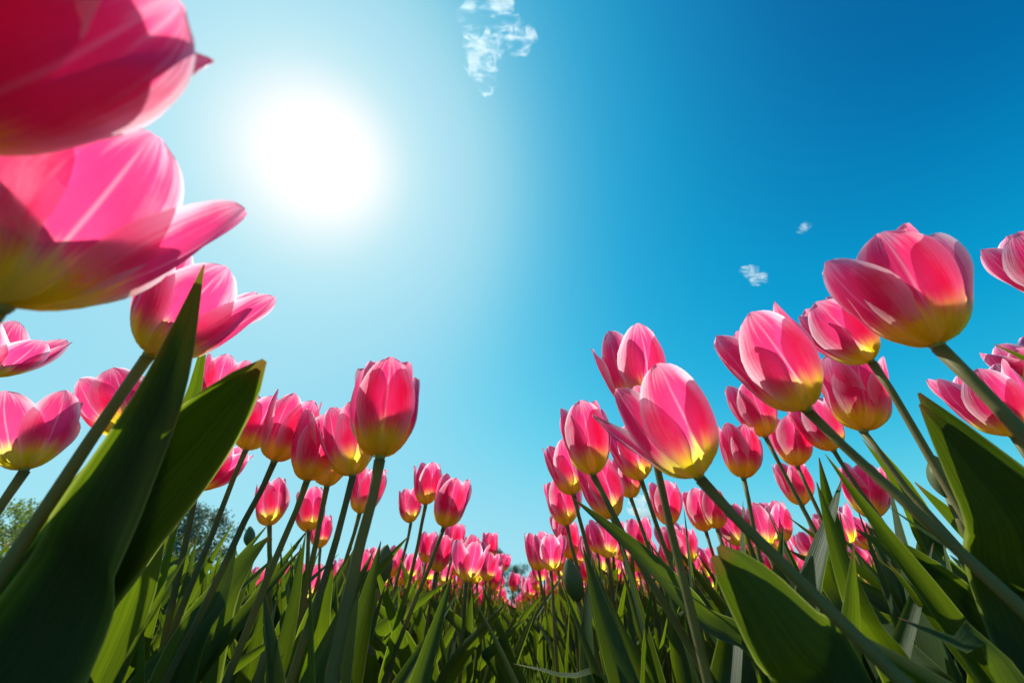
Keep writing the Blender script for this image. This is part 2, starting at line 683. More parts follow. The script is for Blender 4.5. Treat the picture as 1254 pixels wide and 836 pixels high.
def make_stem(root, G, B, axis, r0=.0042, n=10, wob=0.0):
    d = (B - G)
    P = []
    c1 = G + d * .45 + Vector((0, 0, d.length * .06))
    c2 = B - axis * min(.035, d.length * .2) * .5 - d * .14
    for k in range(n + 1):
        t = k / n
        p = G * (1 - t) ** 3 + c1 * 3 * t * (1 - t) ** 2 + c2 * 3 * t * t * (1 - t) + B * t ** 3
        if 0 < k < n:
            p = p + Vector((math.sin(k * 1.9 + G.x * 40), math.cos(k * 2.3 + G.y * 50), 0)) * r0 * .22
        P.append(p - G)
    radii = [r0 * (1.18 - .3 * k / n) for k in range(n + 1)]
    radii[-1] *= 1.25
    v, f = tube_data(P, radii, 10)
    return obj('stem', mesh_from('stem', v, f, STEM), root)


PINK = 'tulip'
placed = []      # (root, G, B, name key)
KEYS = {}


FACT = {'A': 1, 'E': .9, 'D': .95, 'B': 1.04, 'C': 1.05, 'L': 1.03, 'a': 1.06, 'd': 1.05, 'c': 1.1, 'b': 1.12, 'l': 1.32, 'm': 1.2, 'n': 1.22, 'o': 1.3, 'p': 1.3, 'q': 1.25, 'r': 1.2, 's': 1.15,
        'i': 1.2, 'f': 1.12, 'g': 1.2, 'j': 1.15, 'k': 1.15, 'v': 1.2, 'w': 1.2, 'x': 1.2, 'i2': 1.1, 'h': 1.1, 'e': 1.12}


def tulip(key, label, b, tp, L, open_=.1, stem=None, rot=0.0, seed=1, lift=.45, opens=None, curls=None, leaves=2, group='tulips of the flower beds', r0=None, tab=None):
    B, T, d = solve_flower(b, tp, L, lift)
    axis = (T - B).normalized()
    G = stem_foot(B, stem)
    root = thing('tulip', label, 'tulip', G, group)
    S = L / (.90 - .25 * open_) * FACT.get(key, 1.06)
    make_stem(root, G, B, axis, (r0 or .0036) * .74)
    fr = frame_to(axis, CAM - B) @ Matrix.Rotation(rot, 3, 'Z')
    M = Matrix.Translation(B - G + axis * .035 * S) @ fr.to_4x4() @ Matrix.Scale(S, 4)
    bl = obj('bloom', CORE, root)
    bl.matrix_local = M
    px = F * L / d
    if px > 34:
        for k, (v, f, uv) in enumerate(petal_meshes(seed, open_, True, opens, curls, tab)):
            obj('petal', mesh_from('petal', v, f, PETAL, uv), bl)
        if open_ > .18 or px > 90:
            for k in range(6):
                obj('stamen', STAMENS[k], bl)
    else:
        obj('petals', joined(petal_meshes(seed, open_, False, opens, curls), 'petals', PETAL), bl).name = 'corolla'
    rng = random.Random(seed * 7 + 3)
    a0 = rng.uniform(0, 6.28)
    for k in range(leaves):
        # leaves set outwards from the camera path so that they do not reach over the lens
        ang = a0 + k * 2.3
        add_fill_leaf(root, ang, leaf_len(G.x, G.y, .27, .35, rng), rng.randrange(24), rng.uniform(-.12, .05))
    KEYS[key] = root
    placed.append((root, G, B))
    return root


GL, GR = 'tulips at the left of the path', 'tulips at the right of the path'
# ---- left bed
tulip('A', 'huge close pink tulip leaning in overhead, cut off by the upper left corner', (-205, 135), (125, -45), .062, .20, None, .35, 3, .2, opens=[.16, .16, .16, .16, .16, .16], curls=[0, 0, 0, 0, 0, 0], tab=ROUND, leaves=0, group=GL)
tulip('B', 'very large half open pink tulip on the left edge, one lower petal stretched out sideways', (-8, 380), (128, 205), .062, .36, (-60, 470), .15, 4, .35, opens=[.30, .48, .34, .22, .25, .42], tab=ROUND, leaves=0, group=GL)
tulip('C', 'open pink tulip behind the big upright leaf tip, petals spreading to its right', (180, 438), (266, 348), .054, .34, (75, 600), 1.0, 5, .4, opens=[.22, .2, .5, .25, .35, .2], leaves=1, group=GL)
tulip('D', 'wide open pink tulip cut by the left edge below the very large one', (-12, 462), (35, 405), .050, .45, (-40, 520), .3, 6, .3, leaves=1, group=GL)
tulip('E', 'broad bowl shaped pink tulip with yellow foot low on the left edge', (30, 577), (42, 492), .052, .36, (-8, 625), .5, 7, .35, leaves=1, group=GL)
tulip('F', 'pink tulip mostly hidden behind the dark leaf, one pale petal tip showing', (163, 532), (142, 480), .055, .22, (120, 640), .2, 8, .4, leaves=1, group=GL)
tulip('G', 'pink tulip hidden behind the cupped leaf tip, only its rim showing', (262, 500), (280, 446), .052, .2, (235, 620), .9, 9, .4, leaves=1, group=GL)
tulip('H', 'narrow pink tulip leaning right behind the cupped leaf, yellow foot lit up', (240, 600), (285, 552), .052, .15, (200, 680), .6, 10, .45, leaves=1, group=GL)
tulip('I', 'pink tulip just behind and left of the rounded one on the leaning stem', (300, 553), (326, 494), .055, .10, (265, 640), .1, 11, .45, leaves=1, group=GL)
tulip('I2', 'rounded pink tulip on a leaning stem, fourth bloom along the left skyline', (335, 567), (366, 496), .057, .13, (285, 670), .5, 12, .45, leaves=1, group=GL)
tulip('J', 'pink tulip with bright yellow foot, between the rounded one and the tall upright one', (375, 591), (398, 518), .055, .16, (345, 665), .1, 13, .45, leaves=1, group=GL)
tulip('J2', 'pink tulip tucked directly behind the one with the bright yellow foot', (400, 597), (408, 535), .055, .15, (380, 690), .8, 14, .45, leaves=1, group=GL)
tulip('K', 'dark pink tulip overlapped by the tall upright one, on its left side', (432, 584), (424, 512), .056, .10, (398, 690), .4, 15, .5, leaves=1, group=GL)
tulip('L', 'tall upright pink tulip standing alone against the sky, centre left, with a long bare stem', (465, 563), (477, 458), .059, .055, (400, 836), .02, 16, .5, leaves=0, group=GL, r0=.0042)
tulip('M', 'small pink tulip seen behind the stem of the tall upright one', (440, 630), (455, 580), .055, .14, (420, 700), .3, 17, .5, leaves=1, group=GL)
tulip('N', 'square shouldered closed pink tulip low between the leaning stems at the left', (330, 645), (334, 594), .056, .06, (330, 700), .5, 18, .5, leaves=1, group=GL)
tulip('O', 'small pink tulip low behind the stem with the bright yellow foot bloom', (378, 652), (381, 604), .055, .08, (375, 700), .2, 19, .5, leaves=1, group=GL)
tulip('P', 'tiny hot pink tulip lowest behind the three leaning stems', (392, 672), (394, 636), .055, .1, (390, 720), .2, 20, .5, leaves=1, group=GL)
tulip('Q', 'upper one of the pair of small pink tulips right of the tall upright one', (521, 619), (525, 573), .056, .12, (508, 680), .3, 21, .5, leaves=1, group=GL)
tulip('R', 'lower right one of the pair of small pale pink tulips, beside the open sky', (543, 647), (557, 592), .057, .09, (515, 720), .1, 22, .5, leaves=1, group=GL)
tulip('S', 'small narrow pink tulip left of the pair beside the open sky', (503, 641), (500, 603), .055, .1, (490, 690), .7, 23, .5, leaves=1, group=GL)
for _k, _lab, _b, _t, _st, _sd in (
        ('V1', 'small pink tulip poking up highest at the left lip of the central gap', (598, 686), (601, 655), (592, 730), 61),
        ('V2', 'small pink tulip third step down the left slope to the gap', (571, 699), (576, 669), (560, 740), 62),
        ('V3', 'plump pink tulip low on the left slope, under the highest one at the lip', (602, 723), (607, 693), (596, 750), 63),
        ('V4', 'tiny pink tulip right of the highest one at the left lip of the gap', (616, 700), (619, 680), (612, 730), 64),
        ('V5', 'tiny bright pink tulip nearest the bottom of the central gap, left side', (628, 725), (631, 703), (626, 745), 65),
        ('V6', 'dull dark pink tulip sunk into the leaves on the left slope', (584, 744), (587, 719), (580, 765), 66),
        ('V7', 'pink tulip just below the small pale pair at the top of the left slope', (553, 682), (558, 645), (540, 740), 67),
        ('V8', 'pink tulip left of and below the small pale pair, half behind a stem', (521, 690), (526, 655), (510, 740), 68),
        ('V9', 'pink tulip between the two stems under the small pale pair', (537, 700), (541, 668), (525, 750), 69),
        ('V10', 'tiny pink tulip at the foot of the right slope beside the gap', (652, 736), (653, 714), (655, 750), 70),
        ('V11', 'small pink tulip right of the square crowned one, low in the right row', (684, 700), (682, 668), (690, 740), 71)):
    tulip(_k, _lab, _b, _t, .055, .05 + .02 * (_sd % 5), _st, _sd * .7, _sd, .5, leaves=1, group=GL if _k not in ('V10', 'V11') else GR)
# ---- right bed
tulip('a', 'largest open pink tulip on the right skyline, glowing yellow foot and one petal held apart', (1150, 426), (1078, 318), .057, .22, (1254, 525), .28, 31, .40, opens=[.16, .1, .22, .1, .12, .36], tab=ROUND, leaves=0, group=GR, r0=.0040)
tulip('b', 'pink tulip partly behind the largest one, pointing up left on a bare stem', (1068, 444), (1005, 385), .052, .16, (1135, 560), .2, 32, .35, leaves=0, group=GR)
tulip('c', 'large pink tulip left of the largest one, leaning left with bright yellow foot', (990, 504), (918, 412), .056, .17, (1120, 625), .25, 33, .35, leaves=1, group=GR)
tulip('d', 'large bright pink tulip leaning left with a brilliant yellow foot, foremost in the right row', (858, 587), (797, 478), .058, .20, (960, 690), .35, 34, .38, opens=[.2, .12, .12, .15, .42, .25], leaves=1, group=GR, r0=.0042)
tulip('e', 'pink tulip peeping out above and behind the foremost one of the right row', (788, 505), (766, 428), .056, .18, (815, 620), .5, 35, .45, leaves=1, group=GR)
tulip('f', 'pale pink tulip left of the foremost one, standing on a thin leaning stem', (727, 583), (712, 512), .055, .10, (775, 670), .05, 36, .45, leaves=1, group=GR)
tulip('g', 'dark pink tulip showing its left half behind the pale thin stemmed one', (703, 607), (688, 556), .055, .10, (720, 680), .4, 37, .45, leaves=1, group=GR)
tulip('h', 'broad pale tulip directly below the thin stemmed one, behind its stem', (752, 637), (728, 572), .057, .07, (770, 700), .3, 38, .45, leaves=1, group=GR)
tulip('i', 'pink tulip with glowing yellow foot half hidden behind the foremost one', (786, 590), (768, 538), .053, .14, (810, 660), .3, 39, .45, leaves=1, group=GR)
tulip('i2', 'small pink tulip below the half hidden one with the glowing foot', (773, 611), (764, 566), .053, .1, (795, 670), .3, 59, .45, leaves=1, group=GR)
tulip('j', 'small pink tulip with one outer petal splayed left at the edge of the right row', (695, 645), (684, 598), .055, .14, (705, 690), .2, 40, .5, opens=[.1, .1, .4, .1, .12, .1], leaves=1, group=GR)
tulip('j2', 'small dark pink tulip under the one with the splayed outer petal', (693, 665), (682, 632), .055, .1, (705, 700), .2, 41, .5, leaves=1, group=GR)
tulip('k', 'bright pink tulip with a square crown, nearest the gap between the beds', (660, 700), (657, 660), .055, .16, (668, 740), .5, 42, .5, leaves=1, group=GR)
tulip('l', 'small pink tulip hanging just left below the large leaning one', (938, 536), (918, 490), .054, .14, (985, 625), .3, 43, .4, leaves=1, group=GR)
tulip('m', 'pink tulip right behind the foremost one, standing upright', (911, 587), (905, 535), .055, .08, (925, 650), .4, 44, .45, leaves=1, group=GR)
tulip('n', 'rounded pale pink tulip under the largest one, seen clear against the blue', (1058, 530), (1043, 460), .056, .14, (1110, 590), .3, 45, .4, leaves=1, group=GR)
tulip('o', 'pink tulip below the large leaning one, left of its stem', (977, 572), (965, 527), .054, .12, (1010, 640), .3, 46, .42, leaves=1, group=GR)
tulip('p', 'pink tulip crossed by the stem of the large leaning one', (1022, 553), (995, 508), .054, .14, (1060, 610), .3, 47, .42, leaves=1, group=GR)
tulip('q', 'small pink tulip low between the crossing stems of the right bed', (983, 620), (967, 578), .055, .12, (1000, 660), .6, 48, .45, leaves=1, group=GR)
tulip('r', 'pink tulip low against the last patch of blue, left of the broad dark leaf', (1066, 636), (1058, 584), .055, .14, (1085, 690), .2, 49, .42, leaves=1, group=GR)
tulip('s', 'deep pink tulip behind the bare stem of the largest one, above the broad dark leaf', (1243, 536), (1195, 468), .053, .18, (1300, 620), .2, 50, .35, leaves=0, group=GR)
tulip('t', 'pink tulip cut by the right edge above the broad dark leaf', (1290, 480), (1240, 430), .050, .15, None, .2, 51, .3, leaves=0, group=GR)
tulip('u', 'single pale petal of a tulip reaching in from the right edge', (1320, 365), (1248, 298), .058, .14, None, .1, 52, .3, leaves=0, group=GR)
tulip('v', 'narrow pink tulip with yellow foot under the foremost one', (865, 652), (850, 610), .055, .07, (880, 700), .3, 53, .45, leaves=1, group=GR)
tulip('w', 'pale pink tulip low in the right bed behind the crossing stems', (960, 665), (945, 625), .055, .14, (970, 700), .3, 54, .45, leaves=1, group=GR)
tulip('x', 'small pink tulip behind the foot of the foremost bloom stem', (820, 645), (812, 602), .055, .14, (832, 690), .3, 55, .45, leaves=1, group=GR)


# ------------------------------------------------------------------ hand placed leaves
LONG = [(0, .8), (.2, .95), (.38, 1.0), (.55, .80), (.7, .56), (.82, .35), (.92, .16), (1, .01)]
BLUNT = [(0, .5), (.2, .7), (.45, .95), (.65, 1.0), (.8, .86), (.9, .60), (.96, .36), (1, .05)]
def pleaf(key, pts, half, normal, **kw):
    root = KEYS[key]
    G = Vector(root.location)
    sp = [G + Vector((0, 0, .02))] + [at(*p) for p in pts]
    lab = kw.pop('label', None)
    for k, nt_ in enumerate(kw.pop('nest', ())):      # added leaves set sunward, put in to shade this one
        kw2 = dict(kw)
        kw2['seed'] = kw.get('seed', 0) + 50 + k
        sp0 = sp
        sp = sp0[:-1] + [sp0[-2].lerp(sp0[-1], .62)] if key == 'PA' else sp0
        local_leaf(root, [p + SUN * nt_ * (.4 + .6 * i / len(sp)) - Vector((0, 0, .0025 * i)) for i, p in enumerate(sp)], half * .97, normal, **kw2)
        sp = sp0
    o = local_leaf(root, sp, half, normal, **kw)
    if lab:
        o['label'] = lab
    return o


def extra_plant(key, label, px, d, leaves=2, seed=0, group=None):
    """a tulip plant whose bloom is out of view: only leaves; foot below picture point px at depth d"""
    P = at(*px, d)
    root = thing('tulip_plant', label, 'tulip plant', (P.x, P.y, 0), group)
    rng = random.Random(seed)
    for k in range(leaves):
        add_fill_leaf(root, rng.uniform(0, 6.28), rng.uniform(.16, .2), rng.randrange(24))
    KEYS[key] = root
    return root


TC = Vector((0, 0, 1))
extra_plant('PA', 'tulip plant with one huge dark leaf rising in front of the blooms at the left', (-20, 836), .15, 1, 1)
pleaf('PA', [(30, 850, .158), (108, 670, .168), (165, 560, .176), (212, 455, .186)], .036, (.15, -.85, .1), cup=.3, twist=.1, seed=31, nv=30, nu=11, tab=LONG)  # added leaf behind the huge one, there to shade it
pleaf('PA', [(-30, 850, .182), (50, 700, .187), (115, 590, .192), (172, 500, .197)], .046, (.15, -.85, .1), cup=.3, twist=.1, seed=32, nv=30, nu=11, tab=LONG)  # wider added leaf farther back, darkens the huge leaf's lower part
pleaf('PA', [(35, 830, .145), (125, 640, .155), (200, 480, .165), (250, 324, .18)], .034, (.15, -.85, .1), cup=.35, twist=.1, tab=LONG, nest=(.010,), seed=1, nv=40, nu=13, label='huge dark leaf with a sharp sunlit tip')
extra_plant('PB', 'tulip plant with a cupped dark leaf bending over beside the huge leaf', (80, 836), .19, 1, 2)
pleaf('PB', [(30, 820, .205), (130, 660, .20), (232, 548, .192), (324, 441, .18)], .0265, (.7, -.7, -.1), cup=.35, twist=-.15, tab=BLUNT, nest=(.012,), seed=2, nv=34, nu=11, label='cupped leaf with a blunt dark tip')
extra_plant('PB2', 'tulip plant with a slim sunlit leaf just behind the huge leaf tip', (120, 836), .24, 1, 3)
pleaf('PB2', [(140, 800, .24), (200, 600, .24), (238, 480, .24), (254, 398, .24)], .014, (.2, -.8, .2), cup=.3, seed=3, nv=24)
extra_plant('PC', 'tulip plant with a pointed bright edged leaf low at the left', (120, 900), .17, 1, 4)
pleaf('PC', [(140, 850, .17), (190, 750, .175), (243, 655, .19)], .0125, (-.9, -.3, .3), cup=.7, twist=.5, seed=4, nv=26)
extra_plant('PD', 'tulip plant with a broad folded leaf standing beside the tall bare stem', (380, 900), .30, 1, 5)
pleaf('PD', [(375, 850, .30), (385, 770, .31), (408, 690, .33)], .027, (.1, -.9, .2), cup=.45, twist=.3, seed=5, nv=28)
pleaf('L', [(455, 850, .33), (440, 770, .34), (420, 700, .36)], .018, (-.4, -.8, .2), cup=.5, twist=-.3, seed=6, nv=26)
extra_plant('PE', 'tulip plant with an arching rounded leaf left of the low closed bloom', (250, 900), .26, 2, 6)
pleaf('PE', [(245, 800, .28), (290, 700, .32), (330, 656, .36)], .024, (.6, -.5, .6), cup=.4, twist=.2, seed=7, nv=26)
pleaf('PE', [(215, 830, .26), (262, 740, .29), (290, 660, .33)], .020, (-.2, -.8, .3), cup=.4, twist=.5, seed=8, nv=26)
# right
extra_plant('Pa', 'tulip plant with a broad dark leaf standing up at the right edge', (1330, 836), .19, 1, 7)
pleaf('Pa', [(1330, 800, .19), (1250, 640, .20), (1190, 560, .21), (1125, 481, .225)], .037, (-.55, -.6, -.2), cup=.25, twist=-.2, seed=11, nest=(.005,), nv=36, nu=13, label='broad dark leaf with a sharp tip against the blue')
extra_plant('Pb', 'tulip plant with a thick cupped leaf and pink tip at the lower right', (1100, 900), .19, 1, 8)
pleaf('Pb', [(1050, 900, .165), (985, 800, .17), (930, 725, .178), (880, 668, .185)], .027, (-.1, .75, .65), cup=.75, twist=.0, tab=BLUNT, nest=(.008,), seed=12, nv=34, nu=13, label='thick cupped grey green leaf with a pink tip')
extra_plant('Pc', 'tulip plant with a bright upright leaf at the lower right', (1150, 900), .22, 1, 9)
pleaf('Pc', [(1120, 860, .21), (1050, 740, .215), (1000, 590, .235)], .0125, (-.8, -.5, .1), cup=.6, twist=.35, seed=13, nv=34, label='bright sunlit leaf with a long point')
extra_plant('Pd', 'tulip plant with a long dark leaf arching up left at the lower right', (1300, 900), .24, 1, 10)
pleaf('Pd', [(1260, 840, .22), (1170, 730, .24), (1115, 680, .25), (1060, 644, .27)], .023, (-.4, -.6, -.3), cup=.3, twist=.1, seed=14, nest=(.012,), nv=30)
extra_plant('Pe', 'tulip plant with a long slanting leaf reaching up toward the foremost right bloom', (1020, 900), .24, 1, 11)
pleaf('Pe', [(960, 860, .24), (860, 760, .255), (785, 680, .27), (702, 610, .30)], .0185, (-.3, -.5, .6), cup=.45, twist=.1, seed=15, nv=34, label='long slanting leaf with a narrow point')
pleaf('Pe', [(985, 880, .21), (920, 790, .22), (860, 740, .23), (798, 700, .245)], .013, (-.2, -.3, .8), cup=.4, twist=.3, seed=16, nv=30)
extra_plant('Pf', 'tulip plant with a low leaf curving across the foot of the right bed', (800, 900), .27, 1, 12)
pleaf('Pf', [(760, 870, .27), (690, 830, .28), (628, 812, .30)], .011, (0, -.3, .9), cup=.5, twist=.2, seed=17, nv=24)
extra_plant('Pg', 'tulip plant with a bluish sheen leaf crossing the lower right corner', (1330, 850), .20, 1, 13)
pleaf('Pg', [(1330, 800, .19), (1240, 720, .205), (1160, 670, .22), (1085, 618, .24)], .0165, (-.3, -.3, .8), cup=.35, twist=.2, seed=18, nv=30)
pleaf('n', [(1210, 760, .36), (1150, 680, .36), (1110, 600, .36), (1062, 532, .36)], .021, (-.4, -.7, .2), cup=.4, twist=.4, seed=19, nest=(.01,), nv=28)
pleaf('r', [(1220, 720, .30), (1190, 660, .30), (1120, 590, .31)], .022, (-.5, -.7, .1), cup=.4, twist=.2, seed=20, nv=26)
extra_plant('Ph', 'tulip plant with a small dark leaf tip jutting in under the cut off bloom', (1400, 700), .2, 0, 14)
pleaf('Ph', [(1330, 560, .2), (1260, 440, .2), (1217, 421, .2)], .008, (0, -.2, .9), cup=.4, twist=.2, seed=21, nv=20)
pleaf('c', [(1060, 760, .30), (1025, 660, .30), (1003, 560, .31)], .018, (-.8, -.4, .1), cup=.5, twist=.4, seed=22, nv=26)
extra_plant('Pi', 'tulip plant with a dark leaf lying across the bottom right', (1200, 900), .17, 1, 15)
pleaf('Pi', [(1240, 850, .17), (1170, 790, .18), (1100, 756, .20)], .016, (.1, -.5, .7), cup=.4, twist=-.3, seed=23, nv=26)


# ------------------------------------------------------------------ green buds
def bud(label, b, tp, L, spx=None, d_open=0):
    B, T, d = solve_flower(b, tp, L, .45)
    axis = (T - B).normalized()
    G = stem_foot(B, spx)
    root = thing('tulip_bud', label, 'tulip bud', G)
    make_stem(root, G, B, axis, .0032)
    fr = frame_to(axis, CAM - B).to_4x4()
    v, f = [], []
    nz, na = 14, 18
    for j in range(nz):
        t = j / (nz - 1)
        r = .30 * math.sin(math.pi * min(1, .06 + t * .94)) ** .75 * (1 - .25 * t)
        for k in range(na):
            a = 2 * math.pi * k / na
            rr = r * (1 - .10 * abs(math.sin(1.5 * a + .4)) ** 8 * 1.2 + .02 * math.cos(3 * a))
            v.append((rr * math.cos(a), rr * math.sin(a), t))
    for j in range(nz - 1):
        for k in range(na):
            f.append((j * na + k, j * na + (k + 1) % na, (j + 1) * na + (k + 1) % na, (j + 1) * na + k))
    f.append(tuple(range(na - 1, -1, -1)))
    f.append(tuple((nz - 1) * na + k for k in range(na)))
    o = obj('bud', mesh_from('bud', v, f, BUDM), root)
    o.matrix_local = Matrix.Translation(B - G) @ fr @ Matrix.Scale(L, 4)
    add_fill_leaf(root, 2.0, .2, 3)
    return root


bud('closed green bud in the leaves right of the tall bare stem', (463, 718), (474, 665), .05, (455, 760))
bud('closed grey green bud standing below the edge of the right row', (708, 735), (694, 682), .05, (725, 790))
bud('slim pale green bud beside the broad dark leaf', (1165, 610), (1142, 556), .035, (1200, 680))
bud('small brownish bud low beside the closed square shouldered bloom', (305, 668), (306, 643), .035, (300, 720))

# ------------------------------------------------------------------ the rest of the beds
SKY = [(0, 760), (250, 760), (280, 700), (360, 692), (430, 684), (475, 650), (490, 628), (560, 650), (575, 655), (600, 668), (625, 690), (636, 712), (644, 712), (655, 690),
       (672, 645), (690, 585), (730, 550), (790, 552), (850, 570), (900, 575), (950, 590), (1000, 600), (1040, 625), (1100, 690), (1254, 760)]


def skyline(u):
    return float(np.interp(u, [a for a, b in SKY], [b for a, b in SKY]))


NV = 9
BLV = []
for i in range(NV):
    rng = random.Random(900 + i)
    BLV.append((petal_meshes(900 + i, rng.choice([.03, .06, .12, .2, .32]), True), None))
PETV = [[mesh_from('petal', v, f, PETAL, uv) for v, f, uv in pm] for pm, _ in BLV]
JOINV = [joined(petal_meshes(900 + i, [.03, .08, .16, .28, .1][i % 5], False), 'bloom', PETAL) for i in range(NV)]

rng = random.Random(77)
cand = []
y = .34
row = 0
while y < 7.0:
    step = .066 if y < 1.6 else .095
    n = int((.16 + y * 1.9) / step)
    for side in (-1, 1):
        for k in range(n):
            x = side * (.085 + k * step + rng.uniform(-.03, .03)) 
            yy = y + rng.uniform(-.04, .04)
            cand.append((x, yy))
    y += step * 1.05
taken = [(g.x, g.y) for _, g, _ in placed]
flowers, leafers = [], []
for x, yy in cand:
    if any((x - a) ** 2 + (yy - b) ** 2 < .0022 for a, b in taken):
        continue
    H = rng.uniform(.34, .385)
    head = Vector((x * .97, yy * .995, H))
    topp = proj(head + Vector((0, 0, .062)))
    basep = proj(head)
    leafp = proj((x, yy, .27))
    if topp is None or leafp is None:
        continue
    dist = math.hypot(x, yy)
    inframe = -40 < topp[0] < 1294 and -30 < topp[1] < 860
    leafin = -120 < leafp[0] < 1374 and leafp[1] < 1000
    ok = inframe and topp[1] > skyline(topp[0]) and dist > .5
    if not ok and inframe and dist > .5:
        # a shorter one may still fit under the skyline
        for H2 in (.335, .32, .305):
            tp2 = proj((x, yy, H2 + .055))
            if tp2[1] > skyline(tp2[0]):
                H, ok = H2, True
                break
    if ok:
        flowers.append((dist, x, yy, H))
    elif leafin and dist > .27 and not (470 < leafp[0] < 740 and yy < .8):
        leafers.append((dist, x, yy))
flowers.sort()
kept = []
for fl in flowers:      # no two blooms grow into each other
    if all((fl[1] - a[1]) ** 2 + (fl[2] - a[2]) ** 2 > .046 ** 2 for a in kept) and all((fl[1] * .97 - b.x) ** 2 + (fl[2] - b.y) ** 2 > .05 ** 2 for _, _, b in placed):
        kept.append(fl)
flowers = kept
leafers.sort()
print('candidates', len(flowers), len(leafers))


NEAR = {'C': 'bloom behind the leaf tip', 'E': 'bowl shaped left bloom', 'H': 'bloom behind the cupped leaf',
        'I2': 'rounded bloom on leaning stem', 'J': 'bright yellow footed left bloom', 'L': 'tall upright bloom', 'N': 'square shouldered bloom',
        'P': 'lowest hot pink bloom', 'Q': 'upper bloom of the pair', 'R': 'lower bloom of the pair', 'a': 'largest right bloom', 'c': 'large leaning bloom',
        'd': 'foremost right bloom', 'f': 'pale thin stemmed bloom', 'h': 'broad pale bloom', 'j': 'bloom with splayed petal', 'k': 'square crowned bloom',
        'l': 'bloom beside the leaning one', 'n': 'rounded pale bloom', 'r': 'bloom at lowest blue patch', 'v': 'narrow yellow footed bloom', 'x': 'bloom behind foremost stem'}
ORD = ['nearest to it', 'second nearest to it', 'third nearest to it', 'fourth nearest to it', 'fifth nearest to it', 'sixth nearest to it']
ANCH = []
for root, G_, B_ in placed:
    kk = next(k for k, v in KEYS.items() if v is root)
    if kk in NEAR:
        q_ = proj(B_ + Vector((0, 0, .03)))
        ANCH.append((q_[0], q_[1], NEAR[kk]))


def relabel(items, head, far_of):
    """items: (root, point). Each is told apart by the named bloom it is nearest to."""
    by = {}
    for root, P in items:
        q = proj(P)
        if q is None or q[2] > 2.6:
            continue
        d, u, v, nm = min((math.hypot(q[0] - a, q[1] - b), a, b, n) for a, b, n in ANCH)
        dx, dy = q[0] - u, q[1] - v
        w = ('right of' if dx > 0 else 'left of') if abs(dx) > abs(dy) else ('below' if dy > 0 else 'above')
        by.setdefault((w, nm), []).append((d, root))
    for (w, nm), L in by.items():
        L.sort(key=lambda z: z[0])
        for k, (d, root) in enumerate(L):
            root['label'] = f'{head} {w} the {nm}, ' + (ORD[k] if k < len(ORD) else 'past six nearer ones')
            if k >= len(ORD):
                root['group'] = f'{head}s {w} the {nm}, past the nearest six'


def phrase(x, y, H, i):
    side = 'left' if x < 0 else 'right'
    far = 'near the camera' if y < .8 else 'a few rows in' if y < 1.4 else 'halfway back' if y < 2.4 else 'far back'
    lat = 'beside the path' if abs(x) < .25 else 'inside the bed' if abs(x) < .8 else 'out in the bed'
    return f'{side} bed {far} {lat}', side, far, lat


NIND = 245
stuff, REL_T, REL_P = [], [], []
for i, (dist, x, yy, H) in enumerate(flowers):
    if i >= NIND:
        stuff.append((x, yy, H))
        continue
    key, side, far, lat = phrase(x, yy, H, i)
    B = Vector((x * .97, yy * .995, H))
    G = Vector((x * (1 + rng.uniform(0, .10)), yy + rng.uniform(-.02, .03), 0))
    root = thing('tulip', f'small pink tulip crowded in the {side} bed, {far}, {lat}', 'tulip', G, f'small pink tulips crowded in the {key}')
    REL_T.append((root, B + Vector((0, 0, .03))))
    axis = Vector((-x * .12 + rng.uniform(-.16, .16), rng.uniform(-.15, .15), 1)).normalized()
    L = rng.uniform(.050, .059)
    make_stem(root, G, B, axis, .0026, 7)
    fr = frame_to(axis, Vector((rng.uniform(-1, 1), rng.uniform(-1, 1), 0)) + Vector((.01, 0, 0)))
    v = rng.randrange(NV)
    M = Matrix.Translation(B - G + axis * .002) @ fr.to_4x4() @ Matrix.Scale(L / .88, 4)
    if dist < 1.1:
        bl = obj('bloom', CORE, root)
        bl.matrix_local = M
        for me in PETV[v]:
            obj('petal', me, bl)
    else:
        bl = obj('bloom', JOINV[v], root)
        bl.matrix_local = M
    for k in range(4 if dist > 1.5 else 6):
        add_fill_leaf(root, rng.uniform(0, 6.28), leaf_len(x, yy, .29, .38), rng.randrange(24), rng.uniform(-.12, .05))

# young plants without a bloom
for i, (dist, x, yy) in enumerate(leafers[:300]):
    side = 'left' if x < 0 else 'right'
    key, side, far, lat = phrase(x, yy, 0, i)
    root = thing('tulip_plant', f'leafy bloomless tulip plant, {side} bed, {far}, {lat}', 'tulip plant', (x, yy, 0), f'leafy tulip plants in the {key}')
    REL_P.append((root, Vector((x, yy, .24))))
    for k in range(7 if dist < 1.2 else 5):
        L = leaf_len(x, yy, .29, .40)
        ang = rng.uniform(0, 6.28)
        if dist < .5:      # leaves kept clear of the lens
            ang = math.atan2(yy, x) + rng.uniform(-1.4, 1.4)
        add_fill_leaf(root, ang, L, rng.randrange(24), rng.uniform(-.12, .05))


# ------------------------------------------------------------------ far tulips: one mass
relabel(REL_T, 'small pink tulip', 0)
relabel(REL_P, 'leafy plant', 0)


